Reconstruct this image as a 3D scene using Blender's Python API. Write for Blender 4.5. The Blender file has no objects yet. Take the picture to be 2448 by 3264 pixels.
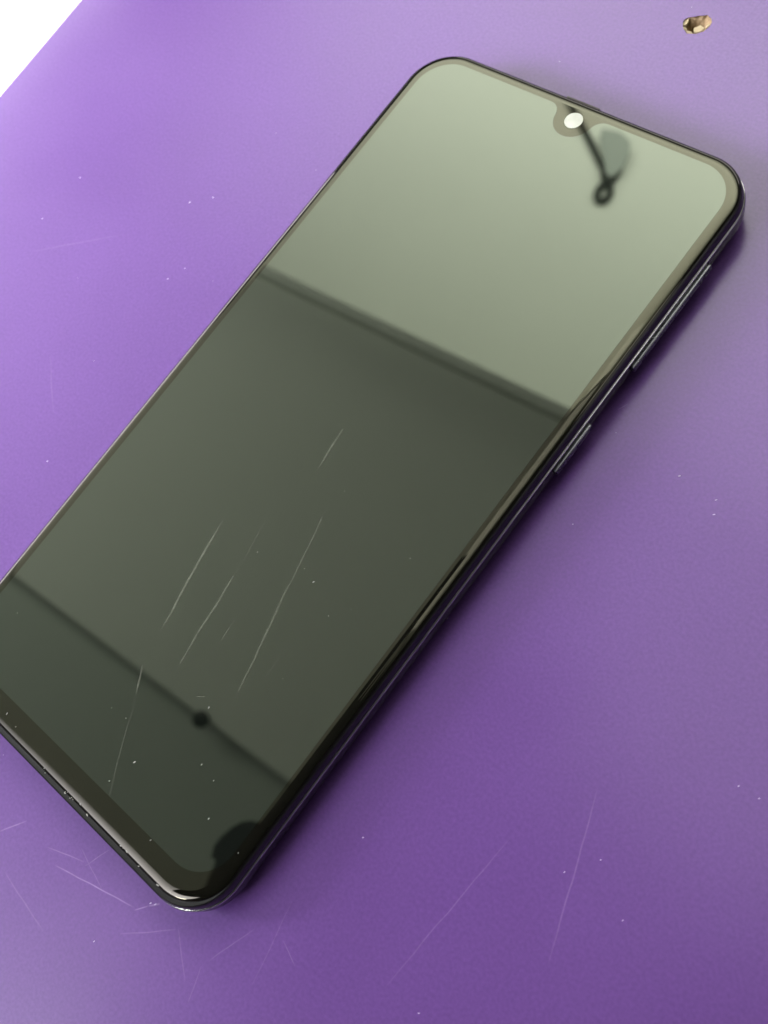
import bpy, bmesh, math, random
from mathutils import Vector, Matrix

# ------------------------------------------------------------------ camera, world, lamps, exposure
S = bpy.context.scene
MM = 0.001
cam_d = bpy.data.cameras.new("camera"); cam = bpy.data.objects.new("camera", cam_d)
S.collection.objects.link(cam); S.camera = cam
cx = Vector((0.73711467, 0.60505735, -0.30094446))
cy = -Vector((0.49781538, -0.78735098, -0.36367332))
cz = -Vector((-0.45699213, 0.11825416, -0.88157481))
CAM = Vector((103.037, -29.146, 170.471)) * MM
m = Matrix((cx, cy, cz)).transposed().to_4x4(); m.translation = CAM
cam.matrix_world = m
cam_d.sensor_width = 36; cam_d.lens = 38.32
cam_d.clip_start = 0.01; cam_d.clip_end = 50
cam_d.dof.use_dof = True
focus = Vector((12, -38, 7.9)) * MM
cam_d.dof.focus_distance = (focus - CAM).dot(-cz)
cam_d.dof.aperture_fstop = 27

w = bpy.data.worlds.new("World"); S.world = w; w.use_nodes = True
w.node_tree.nodes["Background"].inputs[0].default_value = (0.93, 1.0, 0.90, 1)
w.node_tree.nodes["Background"].inputs[1].default_value = 0.04

def area(name, loc, target, sx, sy, power, col, spread=180):
    d = bpy.data.lights.new(name, 'AREA'); d.shape = 'RECTANGLE'
    d.size = sx; d.size_y = sy; d.energy = power; d.color = col; d.spread = math.radians(spread)
    o = bpy.data.objects.new(name, d); S.collection.objects.link(o)
    o.location = loc
    o.rotation_euler = (Vector(target) - Vector(loc)).to_track_quat('-Z', 'Y').to_euler()
    return o
# added unseen lamp that washes the high ceiling, main light of the bench
area("ceiling_fill", (-1.05, 1.55, 1.22), (-1.05, 1.40, 1.90), 2.6, 0.7, 101, (0.97, 1.0, 0.93))
# added unseen lamp on the left, washing the low part of the ceiling
area("left_fill_up", (-2.0, -0.05, 0.40), (-1.75, -0.05, 1.34), 0.6, 1.4, 32, (0.96, 1.0, 0.93))
# three fills added out of view to brighten the board's left side
area("left_fill_low", (-0.45, 0.02, 0.14), (-0.06, 0, 0), 0.34, 0.12, 0.95, (0.97, 0.90, 1.08))
area("left_fill_wide", (-0.22, -0.34, 0.40), (-0.11, 0.03, 0), 0.50, 0.30, 0.58, (0.94, 0.92, 1.12), 60)
area("left_fill_spot", (-0.42, -0.28, 0.24), (-0.14, 0.02, 0), 0.20, 0.20, 0.70, (0.97, 0.93, 1.06), 50)
# ceiling light over the bench
area("ceiling_light", (-0.08, 0.32, 1.335), (-0.08, 0.32, 0), 0.56, 0.56, 1.5, (1.0, 1.0, 0.96))
# unseen panels added so the phone's edges and rim reflect something bright
area("edge_fill_left", (-2.45, 0.2, 0.55), (0, 0.2, 0.55), 2.6, 0.9, 4, (1.0, 0.97, 0.96))
area("edge_fill_far", (-0.9, 2.75, 0.60), (-0.9, 0, 0.60), 3.0, 0.9, 20, (1.0, 0.97, 0.92))
area("rim_fill_right", (2.3, 1.0, 0.85), (0, 0.05, 0), 0.4, 0.7, 4, (1.0, 0.98, 0.96))
# small lamp low behind the bottom end of the phone
area("low_lamp", (-0.05, -0.68, 0.52), (0.03, -0.07, 0), 0.14, 0.14, 4.0, (1.0, 0.99, 0.94))

S.view_settings.view_transform = 'Standard'; S.view_settings.look = 'None'
S.view_settings.exposure = 0; S.view_settings.gamma = 1
S.cycles.max_bounces = 8; S.cycles.diffuse_bounces = 4; S.cycles.glossy_bounces = 5
S.cycles.sample_clamp_indirect = 8
S.cycles.caustics_reflective = False; S.cycles.caustics_refractive = False
random.seed(4)

# ------------------------------------------------------------------ helpers
def link(name, me, mat=None, parent=None, smooth=False):
    o = bpy.data.objects.new(name, me); S.collection.objects.link(o)
    if mat: me.materials.append(mat)
    if smooth:
        for p in me.polygons: p.use_smooth = True
    if parent: o.parent = parent
    return o
def tag(o, label=None, cat=None, group=None, kind=None):
    if label: o["label"] = label
    if cat: o["category"] = cat
    if group: o["group"] = group
    if kind: o["kind"] = kind
    return o
def from_bm(name, bm, mat=None, parent=None, smooth=False):
    me = bpy.data.meshes.new(name); bm.normal_update(); bm.to_mesh(me); bm.free()
    return link(name, me, mat, parent, smooth)
def empty(name, loc=(0, 0, 0)):
    o = bpy.data.objects.new(name, None); o.empty_display_size = 0.02
    S.collection.objects.link(o); o.location = loc; return o
def sharp(o, deg=35):
    me = o.data; bm = bmesh.new(); bm.from_mesh(me)
    for e in bm.edges:
        if len(e.link_faces) == 2 and e.calc_face_angle(0) > math.radians(deg): e.smooth = False
    bm.to_mesh(me); bm.free()
def box(bm, x0, x1, y0, y1, z0, z1, bev=0):
    r = bmesh.ops.create_cube(bm, size=1)
    for v in r['verts']:
        v.co = Vector((x0 + (v.co.x + .5) * (x1 - x0), y0 + (v.co.y + .5) * (y1 - y0), z0 + (v.co.z + .5) * (z1 - z0)))
    if bev:
        es = list({e for v in r['verts'] for e in v.link_edges})
        bmesh.ops.bevel(bm, geom=es, offset=bev, segments=3, affect='EDGES', profile=.6)

# ------------------------------------------------------------------ materials
def mat(name, base, rough=.5, ior=1.5, metal=0, tint=None, coat=0, noise=None):
    M = bpy.data.materials.new(name); M.use_nodes = True
    b = M.node_tree.nodes["Principled BSDF"]
    b.inputs["Base Color"].default_value = (*base, 1); b.inputs["Roughness"].default_value = rough
    b.inputs["IOR"].default_value = ior; b.inputs["Metallic"].default_value = metal
    if tint: b.inputs["Specular Tint"].default_value = (*tint, 1)
    if coat: b.inputs["Coat Weight"].default_value = coat
    if noise:                                     # (scale per metre, colour spread, roughness spread, bump)
        sc, cs, rs, bp = noise
        nt = M.node_tree; N = nt.nodes; L = nt.links
        tc = N.new("ShaderNodeTexCoord"); nz = N.new("ShaderNodeTexNoise")
        nz.inputs["Scale"].default_value = sc; nz.inputs["Detail"].default_value = 5
        L.new(tc.outputs["Object"], nz.inputs["Vector"])
        mr = N.new("ShaderNodeMapRange"); mr.inputs[3].default_value = 1 - cs; mr.inputs[4].default_value = 1 + cs
        mr.inputs[1].default_value = .15; mr.inputs[2].default_value = .85
        L.new(nz.outputs[0], mr.inputs[0])
        mx = N.new("ShaderNodeVectorMath"); mx.operation = 'SCALE'; mx.inputs[0].default_value = base
        L.new(mr.outputs[0], mx.inputs["Scale"]); L.new(mx.outputs[0], b.inputs["Base Color"])
        if rs:
            m2 = N.new("ShaderNodeMapRange"); m2.inputs[1].default_value = .15; m2.inputs[2].default_value = .85
            m2.inputs[3].default_value = max(0, rough - rs); m2.inputs[4].default_value = rough + rs
            L.new(nz.outputs[0], m2.inputs[0]); L.new(m2.outputs[0], b.inputs["Roughness"])
        if bp:
            bu = N.new("ShaderNodeBump"); bu.inputs["Strength"].default_value = bp; bu.inputs["Distance"].default_value = .0002
            L.new(nz.outputs[0], bu.inputs["Height"]); L.new(bu.outputs[0], b.inputs["Normal"])
    return M

def seg_group():
    """node group: how close a point (millimetres, in the surface's own plane) lies to a scratch from A to B"""
    g = bpy.data.node_groups.new("scratch_line", "ShaderNodeTree")
    for n, t in (("P", "NodeSocketVector"), ("A", "NodeSocketVector"), ("B", "NodeSocketVector"), ("Width", "NodeSocketFloat"), ("Strength", "NodeSocketFloat")):
        g.interface.new_socket(n, in_out='INPUT', socket_type=t)
    g.interface.new_socket("Mask", in_out='OUTPUT', socket_type="NodeSocketFloat")
    N, L = g.nodes, g.links
    i = N.new("NodeGroupInput"); o = N.new("NodeGroupOutput")
    def vm(op, a, b=None):
        n = N.new("ShaderNodeVectorMath"); n.operation = op; L.new(a, n.inputs[0])
        if b is not None: L.new(b, n.inputs[1])
        return n
    def mt(op, a, b=None, c=False):
        n = N.new("ShaderNodeMath"); n.operation = op; n.use_clamp = c
        for k, s in enumerate((a, b)):
            if s is None: continue
            if isinstance(s, (int, float)): n.inputs[k].default_value = s
            else: L.new(s, n.inputs[k])
        return n.outputs[0]
    pa = vm('SUBTRACT', i.outputs["P"], i.outputs["A"]).outputs[0]
    ba = vm('SUBTRACT', i.outputs["B"], i.outputs["A"]).outputs[0]
    h = mt('DIVIDE', vm('DOT_PRODUCT', pa, ba).outputs["Value"], vm('DOT_PRODUCT', ba, ba).outputs["Value"], True)
    sc = N.new("ShaderNodeVectorMath"); sc.operation = 'SCALE'; L.new(ba, sc.inputs[0]); L.new(h, sc.inputs["Scale"])
    d = vm('LENGTH', vm('SUBTRACT', pa, sc.outputs[0]).outputs[0]).outputs["Value"]
    # the line thins out towards both ends
    tap = mt('POWER', mt('MULTIPLY', mt('MULTIPLY', h, mt('SUBTRACT', 1, h)), 4.0, True), .6)
    msk = mt('SUBTRACT', 1, mt('DIVIDE', d, i.outputs["Width"]), True)
    L.new(mt('MULTIPLY', mt('MULTIPLY', msk, tap), i.outputs["Strength"]), o.inputs[0])
    return g
SEG = seg_group()

def add_scratches(M, lines, colour, rough_to=None, breakup=900):
    nt = M.node_tree; N = nt.nodes; L = nt.links; b = N["Principled BSDF"]
    tc = N.new("ShaderNodeTexCoord")
    sc = N.new("ShaderNodeVectorMath"); sc.operation = 'MULTIPLY'; sc.inputs[1].default_value = (1000, 1000, 0)
    L.new(tc.outputs["Object"], sc.inputs[0])
    wob = N.new("ShaderNodeTexNoise"); wob.inputs["Scale"].default_value = .09; wob.inputs["Detail"].default_value = 2
    L.new(sc.outputs[0], wob.inputs["Vector"])
    ws = N.new("ShaderNodeVectorMath"); ws.operation = 'MULTIPLY_ADD'; ws.inputs[1].default_value = (.9, .9, 0); ws.inputs[2].default_value = (-.45, -.45, 0)
    L.new(wob.outputs["Color"], ws.inputs[0])
    ad = N.new("ShaderNodeVectorMath"); L.new(sc.outputs[0], ad.inputs[0]); L.new(ws.outputs[0], ad.inputs[1])
    acc = None
    for a, c, wd, st in lines:
        g = N.new("ShaderNodeGroup"); g.node_tree = SEG
        L.new(ad.outputs[0], g.inputs["P"])
        g.inputs["A"].default_value = (*a, 0); g.inputs["B"].default_value = (*c, 0)
        g.inputs["Width"].default_value = wd; g.inputs["Strength"].default_value = st
        if acc is None: acc = g.outputs[0]
        else:
            mx = N.new("ShaderNodeMath"); mx.operation = 'MAXIMUM'; L.new(acc, mx.inputs[0]); L.new(g.outputs[0], mx.inputs[1]); acc = mx.outputs[0]
    nz = N.new("ShaderNodeTexNoise"); nz.inputs["Scale"].default_value = breakup; nz.inputs["Detail"].default_value = 4
    L.new(tc.outputs["Object"], nz.inputs["Vector"])
    mr = N.new("ShaderNodeMapRange"); mr.inputs[1].default_value = .32; mr.inputs[2].default_value = .62; mr.inputs[3].default_value = .6
    L.new(nz.outputs[0], mr.inputs[0])
    mu = N.new("ShaderNodeMath"); mu.operation = 'MULTIPLY'; L.new(acc, mu.inputs[0]); L.new(mr.outputs[0], mu.inputs[1])
    mix = N.new("ShaderNodeMix"); mix.data_type = 'RGBA'
    src = b.inputs["Base Color"]
    if src.links: L.new(src.links[0].from_socket, mix.inputs[6])
    else: mix.inputs[6].default_value = src.default_value
    mix.inputs[7].default_value = (*colour, 1)
    L.new(mu.outputs[0], mix.inputs[0]); L.new(mix.outputs[2], b.inputs["Base Color"])

M_white = mat("white_laminate", (.80, .80, .79), .5, noise=(14, .03, 0, 0))
M_ceil = mat("ceiling_paint", (.80, .81, .76), .9, noise=(3, .02, 0, 0))
M_panel = mat("grey_panel", (.57, .60, .56), .9, noise=(3, .02, 0, 0))
M_tag = mat("grey_tag", (.40, .43, .41), .9)
M_purple = mat("purple_laminate", (.109, .049, .192), .22, 1.43, noise=(30, .06, .04, 0))
def add_grain(M, scale, amount):
    nt = M.node_tree; N = nt.nodes; L = nt.links; b = N["Principled BSDF"]
    tc = N.new("ShaderNodeTexCoord"); nz = N.new("ShaderNodeTexNoise"); nz.inputs["Scale"].default_value = scale; nz.inputs["Detail"].default_value = 3
    L.new(tc.outputs["Object"], nz.inputs["Vector"])
    mr = N.new("ShaderNodeMapRange"); mr.inputs[1].default_value = .2; mr.inputs[2].default_value = .8; mr.inputs[3].default_value = 1 - amount; mr.inputs[4].default_value = 1 + amount
    L.new(nz.outputs[0], mr.inputs[0])
    v = N.new("ShaderNodeVectorMath"); v.operation = 'SCALE'; L.new(b.inputs["Base Color"].links[0].from_socket, v.inputs[0]); L.new(mr.outputs[0], v.inputs["Scale"])
    L.new(v.outputs[0], b.inputs["Base Color"])
add_grain(M_purple, 1700, .13)
M_edge = mat("board_edge", (.34, .30, .38), .5, noise=(300, .08, 0, 0))
M_chip = mat("raw_chipboard", (.44, .36, .22), 1.0, 1.2, noise=(900, .22, 0, .2))
M_pit = mat("raw_core", (.30, .22, .12), 1.0, 1.2, noise=(900, .5, 0, .5))
M_disp = mat("display_glass", (.003, .004, .003), .012, 1.78, tint=(.93, 1.0, .83))
M_bez = mat("bezel_glass", (.003, .003, .002), .015, 1.55, tint=(1.0, .95, .72))
M_frame = mat("black_frame", (.010, .010, .009), .26, 1.42, noise=(300, .1, .02, 0))
M_rim = mat("polished_rim", (.62, .62, .60), .24, 1.5, metal=1, noise=(200, .08, .03, 0))
M_btn = mat("button_metal", (.13, .13, .145), .28, 1.5, metal=1, noise=(800, .15, .05, 0))
M_back = mat("back_cover", (.01, .01, .012), .3)
M_lens = mat("camera_disc", (.40, .41, .34), .5, noise=(230, .25, 0, 0))
M_slot = mat("earpiece_mesh", (.028, .020, .018), .7, noise=(3000, .5, 0, .5))
M_dust = mat("dust", (.34, .34, .30), .8)
M_lint = mat("pale_lint", (.46, .36, .54), .8)
M_dark = mat("dark_overhead", (.012, .014, .013), .7)
M_cable = mat("dark_cable", (.02, .025, .02), .6)

# ------------------------------------------------------------------ setting: white table, purple board, ceiling
bm = bmesh.new(); box(bm, -1.3, 0.7, -0.9, 0.9, -0.045, -0.0065, .003)
t = from_bm("table", bm, M_white); tag(t, "white table top showing beyond the purple board", kind="structure")

GOUGE = [(1.0, 107.1), (1.3, 107.9), (1.9, 108.3), (2.6, 108.6), (3.2, 109.25), (3.9, 109.4), (4.5, 109.95), (5.2, 109.6), (5.7, 109.5),
         (6.3, 108.7), (6.45, 107.9), (6.2, 107.1), (6.15, 106.3), (5.6, 105.7), (5.1, 105.2), (4.2, 105.0), (3.4, 104.6), (2.7, 105.0), (2.1, 105.4), (1.5, 106.1)]
outer = [(-141.9, 90), (-140.3, 20), (-138.2, -78), (-132.5, -330), (360, -330), (360, 420), (-149.5, 420)]
bm = bmesh.new()
def loop(pts, z):
    vs = [bm.verts.new((x * MM, y * MM, z)) for x, y in pts]
    return vs, [bm.edges.new((vs[i], vs[(i + 1) % len(vs)])) for i in range(len(vs))]
bv = .0008
c0 = Vector((100, 40, 0))
inn = [(x + (1 if x < 0 else -1) * .8, y + (.8 if y < -300 else (-.8 if y > 400 else 0))) for x, y in outer]
va, ea = loop(inn, 0); vb, eb = loop(GOUGE, 0)
bmesh.ops.triangle_fill(bm, use_beauty=True, edges=ea + eb)
for f in list(bm.faces):                      # drop any face that fills the gouge
    c = f.calc_center_median() / MM
    if all(v in vb for v in f.verts): bm.faces.remove(f)
vo = [bm.verts.new((x * MM, y * MM, -bv)) for x, y in outer]
vu = [bm.verts.new((x * MM, y * MM, -.006)) for x, y in outer]
n = len(outer)
for i in range(n):
    j = (i + 1) % n
    bm.faces.new((va[i], va[j], vo[j], vo[i])); fe = bm.faces.new((vo[i], vo[j], vu[j], vu[i])); fe.material_index = 1
bm.faces.new(vu)
bmesh.ops.recalc_face_normals(bm, faces=bm.faces)
board = from_bm("board", bm, M_purple); board.data.materials.append(M_edge)
board.location.z = 0
tag(board, "scratched satin purple board lying under the black phone", "board")
TS = [((5.9, -89.1), (22.6, -84.3), .16, .55), ((-7.2, -92.1), (-4.2, -87.3), .18, .35), ((22.9, -84.6), (24.4, -82.5), .16, .5), ((24.4, -82.5), (25.9, -81.0), .22, .6),
      ((10.7, -85.5), (12.4, -80.9), .12, .3), ((38.8, -81.9), (41.8, -73.3), .14, .22), ((31.0, -81.5), (37.7, -86.7), .13, .2), ((72.4, -23.2), (81.0, -47.8), .17, .26),
      ((66.1, -36.8), (63.8, -66.1), .15, .2), ((38.4, 31.0), (39.3, 32.9), .1, .4), ((2.3, -88.0), (10.1, -85.2), .14, .3), ((23.4, -89.0), (30.9, -81.9), .14, .25),
      ((38.2, -83.2), (40.3, -88.6), .12, .2), ((46.6, -71.6), (50.7, -73.0), .12, .22), ((8, -84), (16, -86.2), .10, .25), ((-2, -96), (12, -98), .18, .16), ((44, -66), (47, -80), .12, .14),
      ((-96, -2), (-78, 12), .25, .10), ((-72, -18), (-60, -28), .2, .1)]
add_scratches(M_purple, [(a, b, w_, s_ * .6) for a, b, w_, s_ in TS], (.55, .40, .62), breakup=700)
# the chipped hole: a rough bowl of raw chipboard below the gap in the top
bm = bmesh.new()
G = [Vector((x, y, 0)) * MM for x, y in GOUGE]; gc = Vector((3.3, 107.2, 0)) * MM
rings = [G]
for k, (s, dz) in enumerate(((1.04, -.25), (.93, -.7), (.74, -1.35), (.52, -2.2), (.26, -2.9))):
    rr = []
    off = Vector((-.45, -.15, 0)) * MM * (k / 4)
    for i, p in enumerate(G):
        j = 1 + random.uniform(-.10, .10) * (k > 0)
        v = gc + off + (p - gc) * s * j
        v.z = (dz + random.uniform(-.35, .35) * (k > 1)) * MM
        rr.append(v)
    rings.append(rr)
rows = [[bm.verts.new(v) for v in r] for r in rings]
for a, b in zip(rows, rows[1:]):
    for i in range(len(a)):
        j = (i + 1) % len(a); bm.faces.new((a[i], b[i], b[j], a[j]))
bm.faces.new(rows[-1])
bmesh.ops.recalc_face_normals(bm, faces=bm.faces)
for f in bm.faces: f.normal_flip()
hole = from_bm("chipped_hole", bm, M_pit, board); hole["label"] = "small chipped hole showing pale raw chipboard"
# curled splinters of torn laminate on the lip
for k, (x, y, lx, ly, a, hgt) in enumerate(((1.55, 107.0, 1.0, 2.3, 5, .40), (2.2, 105.6, 1.7, .9, -22, .34), (3.6, 105.2, 2.0, .7, 4, .30), (4.9, 106.5, 2.4, 1.9, 38, .44), (5.9, 107.9, .7, 1.2, -8, .30))):
    bm = bmesh.new(); bmesh.ops.create_icosphere(bm, subdivisions=1, radius=.5)
    for v in bm.verts:
        r = random.uniform(.6, 1.2)
        v.co = Vector((v.co.x * lx * r, v.co.y * ly * r, max(-.5, min(.20, v.co.z * 1.6)) * hgt * 1.5 + random.uniform(-.05, .05))) * MM
    o = from_bm("splinter", bm, M_chip, board); o.location = (x * MM, y * MM, -.30 * MM); o.rotation_euler.z = math.radians(a)

# ceiling over the bench, mirrored in the phone: a low part with a lip, a joint and a fixing, then a high bright part
ceil = empty("ceiling", (-0.819, 0.431, 0)); ceil.rotation_euler.z = math.radians(3.9); tag(ceil, kind="structure")
def cbox(name, *a, mt=M_ceil, bev=.004):
    bm = bmesh.new(); box(bm, *a, bev); return from_bm(name, bm, mt, ceil)
cbox("low_panel", -1.5, 1.5, -.684, -.012, 1.34, 1.37)
cbox("lower_panel", -1.5, 1.5, -1.9, -.686, 1.385, 1.42, mt=M_panel)
cbox("lip", -1.5, 2.2, -.010, .008, 1.323, 1.40)
cbox("riser", -1.5, 2.2, .010, .030, 1.402, 1.898)
cbox("high_panel", -1.5, 2.2, .010, 2.6, 1.90, 1.93)

# ------------------------------------------------------------------ the phone
phone = empty("smartphone"); tag(phone, "black smartphone with its screen off lying face up on the purple board", "smartphone")
def ring(hx, y0, y1, r, z, n=18):
    pts = []
    for (x, y, a) in ((hx - r, y1 - r, 0), (-hx + r, y1 - r, 90), (-hx + r, y0 + r, 180), (hx - r, y0 + r, 270)):
        for k in range(n + 1):
            t = math.radians(a + 90 * k / n)
            pts.append(Vector((x + r * math.cos(t), y + r * math.sin(t), z)) * MM)
    return pts
def loft(name, rings, material, parent, cap0=True, cap1=True, deg=40):
    bm = bmesh.new(); rows = [[bm.verts.new(p) for p in r] for r in rings]
    for a, b in zip(rows, rows[1:]):
        for i in range(len(a)):
            j = (i + 1) % len(a); bm.faces.new((a[i], a[j], b[j], b[i]))
    if cap0: bm.faces.new(list(reversed(rows[0])))
    if cap1: bm.faces.new(rows[-1])
    o = from_bm(name, bm, material, parent, True); sharp(o, deg)
    em = {e.key: e.index for e in o.data.edges}
    for p in o.data.polygons:                     # a cap is truly flat: its shading is not blended with the rounded edge
        if len(p.vertices) > 8:
            p.use_smooth = False
            for k in p.edge_keys:
                o.data.edges[em[k]].use_edge_sharp = True
    return o
HX, Y0, Y1, RC = 37.5, -78.7, 78.2, 9.6
def br(i, z): return ring(HX - i, Y0 + i, Y1 - i, RC - i * .9, z)
loft("back_cover", [br(4.5, 0), br(2.2, .25), br(1.0, 1.0), br(.45, 2.0)], M_back, phone, True, False)
loft("side_frame", [br(.45, 2.0), br(.12, 3.2), br(.02, 4.4), br(.0, 5.40)], M_frame, phone, False, False)
loft("rim", [br(.0, 5.40), br(.03, 5.50), br(.11, 5.60), br(.24, 5.66)], M_rim, phone, False, False, 70)
loft("upper_frame", [br(.24, 5.66), br(.30, 6.2), br(.42, 6.85), br(.60, 7.32), br(.74, 7.45), br(.80, 7.30), br(1.6, 7.25)], M_frame, phone, False, False, 50)
GX, GY0, GY1, GR = 36.66, -77.15, 77.38, 8.8
def gr(i, z): return ring(GX - i, GY0 + i * 1.0, GY1 - i, GR - i * .9, z)
glass = loft("front_glass", [gr(.04, 7.0), gr(0, 7.42), gr(.07, 7.56), gr(.22, 7.685), gr(.5, 7.79), gr(.88, 7.857), gr(1.25, 7.891), gr(1.6, 7.90)], M_bez, phone, False, True, 60)

# the display area, rounded with a drop notch in its top edge
def arc(cx_, cy_, r, a0, a1, n=12):
    return [(cx_ + r * math.cos(math.radians(a0 + (a1 - a0) * k / n)), cy_ + r * math.sin(math.radians(a0 + (a1 - a0) * k / n))) for k in range(n + 1)]
DX, D0, D1, DR = 34.5, -72.4, 75.25, 7.2
nx, ny, nr, fr = 0.3, 73.6, 4.0, 2.6
# fillet centre sits level so that it touches both the notch circle and the top edge
fy = D1 - fr; dx = math.sqrt((nr + fr) ** 2 - (fy - ny) ** 2); ang = math.degrees(math.atan2(fy - ny, dx))
pts = arc(DX - DR, D1 - DR, DR, 0, 90)
pts += arc(nx + dx, fy, fr, 90, 180 + ang, 8)
pts += arc(nx, ny, nr, ang, -180 - ang, 22)
pts += arc(nx - dx, fy, fr, -ang, 90, 8)
pts += arc(-DX + DR, D1 - DR, DR, 90, 180) + arc(-DX + DR, D0 + DR, DR, 180, 270) + arc(DX - DR, D0 + DR, DR, 270, 360)
bm = bmesh.new(); f = bm.faces.new([bm.verts.new((x * MM, y * MM, 7.925 * MM)) for x, y in pts])
bmesh.ops.triangulate(bm, faces=[f])
disp = from_bm("display", bm, M_disp, phone); disp["label"] = "switched off display mirroring a pale ceiling"
DS = [((-6.1, -24.4), (-1.6, -46.9), .17, .60), ((2.8, -29.4), (5.7, -49.7), .14, .50), ((1.2, -19.0), (2.8, -29.4), .10, .2), ((9.4, -12.3), (13.2, -27.4), .13, .35),
      ((13.2, -27.4), (17.9, -47.4), .14, .45), ((12.6, -25), (14.6, -34), .16, .35), ((2.0, 1.6), (3.5, -8.4), .14, .45), ((8.5, -36.2), (9.1, -41.6), .10, .25), ((-.4, -52.6), (2.5, -57.6), .14, .5),
      ((2.5, -57.6), (11.5, -74.9), .12, .25), ((11.5, -51.2), (13.8, -49.6), .10, .25), ((19.7, -36.3), (20.1, -41.8), .1, .2)]
add_scratches(M_disp, [(a, b, w_ * 1.7, s_ * .72) for a, b, w_, s_ in DS], (.20, .20, .16), breakup=500)

# selfie camera disc and earpiece
bm = bmesh.new(); bmesh.ops.create_circle(bm, cap_ends=True, segments=40, radius=1.75 * MM)
o = from_bm("front_camera", bm, M_lens, phone); o.location = (.35 * MM, 73.3 * MM, 7.94 * MM); o["label"] = "pale round front camera in the notch"
bm = bmesh.new(); box(bm, -4.4 * MM, 3.0 * MM, 77.46 * MM, 77.86 * MM, 6.9 * MM, 7.485 * MM, .00008)
from_bm("earpiece", bm, M_slot, phone)
# side keys
for nme, a, b in (("volume_button", 37.1, 60.2), ("power_button", 14.8, 25.0)):
    bm = bmesh.new(); box(bm, 37.2 * MM, 38.12 * MM, a * MM, b * MM, 3.2 * MM, 4.55 * MM, .00030)
    o = from_bm(nme, bm, M_btn, phone, True); sharp(o, 40)

# dust specks on the glass and on the board
def specks(name, pts, z, mt, parent, r0, r1, ang):
    bm = bmesh.new()
    for x, y in pts:
        r = random.uniform(r0, r1)
        q = bmesh.ops.create_icosphere(bm, subdivisions=1, radius=1)
        a = math.radians(ang + random.uniform(-25, 25)); el = random.uniform(1.2, 2.4)
        for v in q['verts']:
            X, Y, Z = v.co.x * r * el, v.co.y * r * .75, v.co.z * r * .5
            v.co = Vector((x + X * math.cos(a) - Y * math.sin(a), y + X * math.sin(a) + Y * math.cos(a), z + Z + r * .35)) * MM
    o = from_bm(name, bm, mt, parent); o["kind"] = "stuff"; return o
PD = [(3.7, -61.3), (20.5, -58.5), (24.0, -59.1), (8.7, -70.6), (-16.2, -74.7), (-13.0, -75.2), (15.1, -50.9), (21.5, -72.7), (35.0, -64.7), (27.4, -64.0), (16.3, -23.9), (22.4, -26.9), (27.9, -11.3), (10.3, -65.6)]
specks("dust", PD, 7.925, M_dust, phone, .07, .14, 75)
specks("dust", [(random.uniform(-33, 33), random.uniform(-72, -5)) for _ in range(8)], 7.925, M_dust, phone, .03, .06, 75)
specks("edge_dust", [(random.uniform(-34, 28), -76.9 + random.uniform(-.3, .5)) for _ in range(26)], 7.70, M_dust, phone, .05, .16, 0)
TD = [(-99.5, 18.3), (-100.2, 5.6), (-68.6, 25.9), (-64.3, 29.4), (-57.7, 12.9), (-59.5, 9.0), (-53.3, -36.2), (44.2, 9.8), (62.3, 23.3), (61.2, 25.6), (54.0, 26.1), (47.2, -51.4), (75.4, -35.9), (36.3, -15.2), (88.4, -10.5), (91.6, -10.3), (78.6, -31.2), (85.9, -36.1), (70.1, -65.3), (20.6, -92.8), (24.6, -82.0), (25.4, -81.6)]
d = specks("lint", TD, 0, M_lint, None, .09, .17, 60)
tag(d, "white dust specks scattered over the purple board", "dust")
d2 = specks("fine_lint", [(random.uniform(-130, 110), random.uniform(-110, 120)) for _ in range(26)], 0, M_lint, None, .04, .08, 60)
tag(d2, "fine pale dust strewn across the purple board", "dust")

# ------------------------------------------------------------------ things above the bench that the glass mirrors
def prism(name, pts, z0, z1, mt, parent=None):
    bm = bmesh.new(); n = len(pts)
    a = [bm.verts.new((x * MM, y * MM, z0 * MM)) for x, y in pts]; b = [bm.verts.new((x * MM, y * MM, z1 * MM)) for x, y in pts]
    bm.faces.new(a); bm.faces.new(b)
    for i in range(n): bm.faces.new((a[i], a[(i + 1) % n], b[(i + 1) % n], b[i]))
    bmesh.ops.recalc_face_normals(bm, faces=bm.faces)
    return from_bm(name, bm, mt, parent)
blocker = empty("overhead_blocker", (0.1, -0.1, 0.45)); tag(blocker, "dark shelf added over the bench to shade it, mirrored along the screen's lower right edge", "blocker")  # unseen stand-in for the mirrored dark silhouette; also shades the purple board
def under(o): o.parent = blocker; o.matrix_parent_inverse = Matrix.Translation(-Vector(blocker.location)); return o
edge = [(-62, -50), (-50, -20), (-50, 55), (-141, 55), (-143, 25), (-147, -42), (-149, -72), (-149, -111), (-150, -140), (-156, -143), (-160, -147), (-163, -153), (-165, -161), (-165, -168), (-162, -174), (-159, -173), (-157, -177), (-156, -182), (-154, -188), (-155, -193), (-157, -200)]
under(prism("board", edge + [(-150, -620), (480, -620), (480, 10), (330, 5), (270, -20), (215, -40), (180, -34), (150, -12), (110, -6), (80, -26), (62, -50), (40, -52), (22, -30), (0, -20), (-24, -28), (-40, -50)], 450, 468, M_dark))  # blocker slab; its wavy edge shapes the dark patch on the purple board
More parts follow.
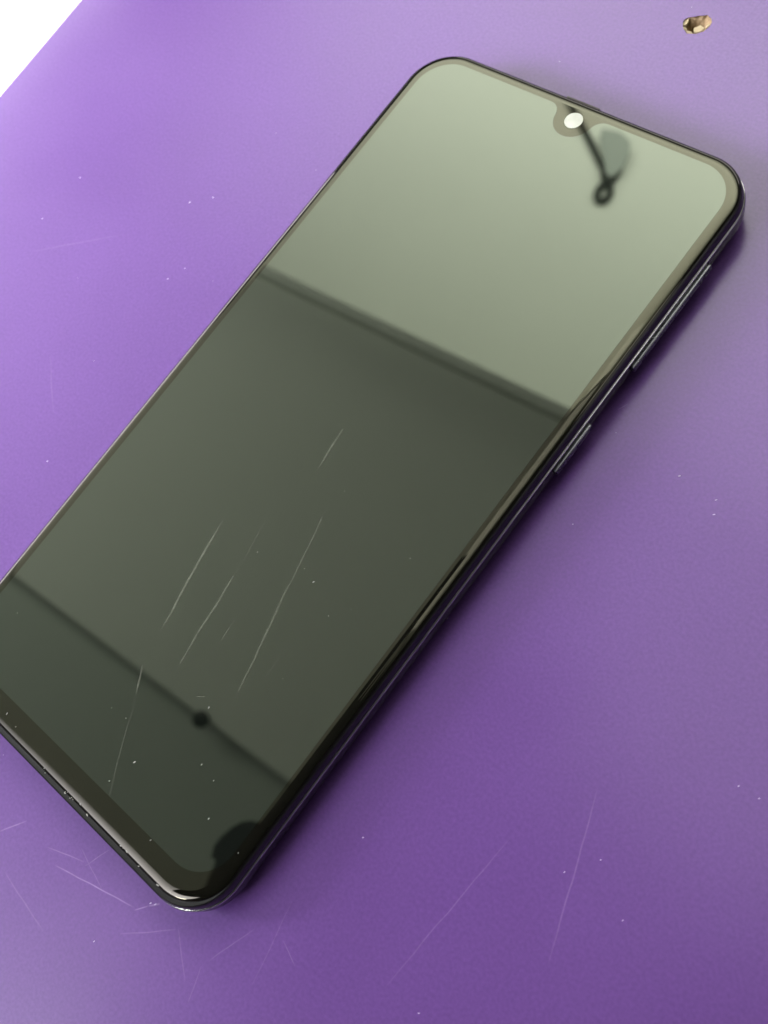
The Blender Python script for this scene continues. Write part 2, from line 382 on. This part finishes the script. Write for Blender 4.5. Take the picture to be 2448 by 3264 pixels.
for x, y in ((-.10, -.58), (-.115, .02), (.44, -.58), (.44, -.06)):
    bm = bmesh.new(); box(bm, x - .006, x + .006, y - .006, y + .006, .469, 1.339, .001); under(from_bm("blocker_rod", bm, M_dark))  # rods added only to carry the blocker

def tube(name, pts, rad, mt, parent=None):
    cu = bpy.data.curves.new(name, 'CURVE'); cu.dimensions = '3D'; cu.bevel_depth = rad; cu.bevel_resolution = 3
    sp = cu.splines.new('NURBS'); sp.points.add(len(pts) - 1); sp.use_endpoint_u = True; sp.order_u = 3
    for q, p in zip(sp.points, pts): q.co = (*p, 1)
    o = bpy.data.objects.new(name, cu); S.collection.objects.link(o)
    dg = bpy.context.evaluated_depsgraph_get(); me = bpy.data.meshes.new_from_object(o.evaluated_get(dg))
    bpy.data.objects.remove(o); return link(name, me, mt, parent, True)
Z = 1.893
cab = empty("ceiling_cable", (-1.1, 1.2, 1.88)); tag(cab, "dark cable on the ceiling mirrored below the phone's notch", "cable")
def T(name, pts, rad, mt=M_cable):
    o = tube(name, [(x * MM, y * MM, Z) for x, y in pts], rad, mt); o.parent = cab; o.matrix_parent_inverse = Matrix.Translation(-Vector(cab.location)); return o
T("cord", [(-1300, 1346), (-1194, 1277), (-1119, 1228), (-1041, 1173), (-1020, 1156)], .0075)
T("loop", [(-1020, 1156), (-1026, 1138), (-1024, 1116), (-1006, 1100), (-994, 1110), (-994, 1130), (-1012, 1152), (-1022, 1160)], .008)
T("tie", [(-1035, 1168), (-1012, 1150)], .013)
T("frayed_end", [(-1064, 1267), (-1038, 1250), (-1025, 1223), (-1031, 1206), (-1010, 1193), (-1010, 1164)], .006)
o = prism("tag", [(-1110, 1262), (-1064, 1270), (-1030, 1258), (-1012, 1228), (-1004, 1190), (-1012, 1160), (-1030, 1164), (-1062, 1200), (-1096, 1236)], 1880, 1883, M_tag)
o.parent = cab; o.matrix_parent_inverse = Matrix.Translation(-Vector(cab.location))
bm = bmesh.new(); bmesh.ops.create_uvsphere(bm, u_segments=20, v_segments=12, radius=.013)
fx = from_bm("ceiling_fixing", bm, M_dark, None, True); fx.location = (-.700, -.249, 1.332); tag(fx, "small black round fixing under the ceiling mirrored as a dot near the screen's bottom", "fixing")
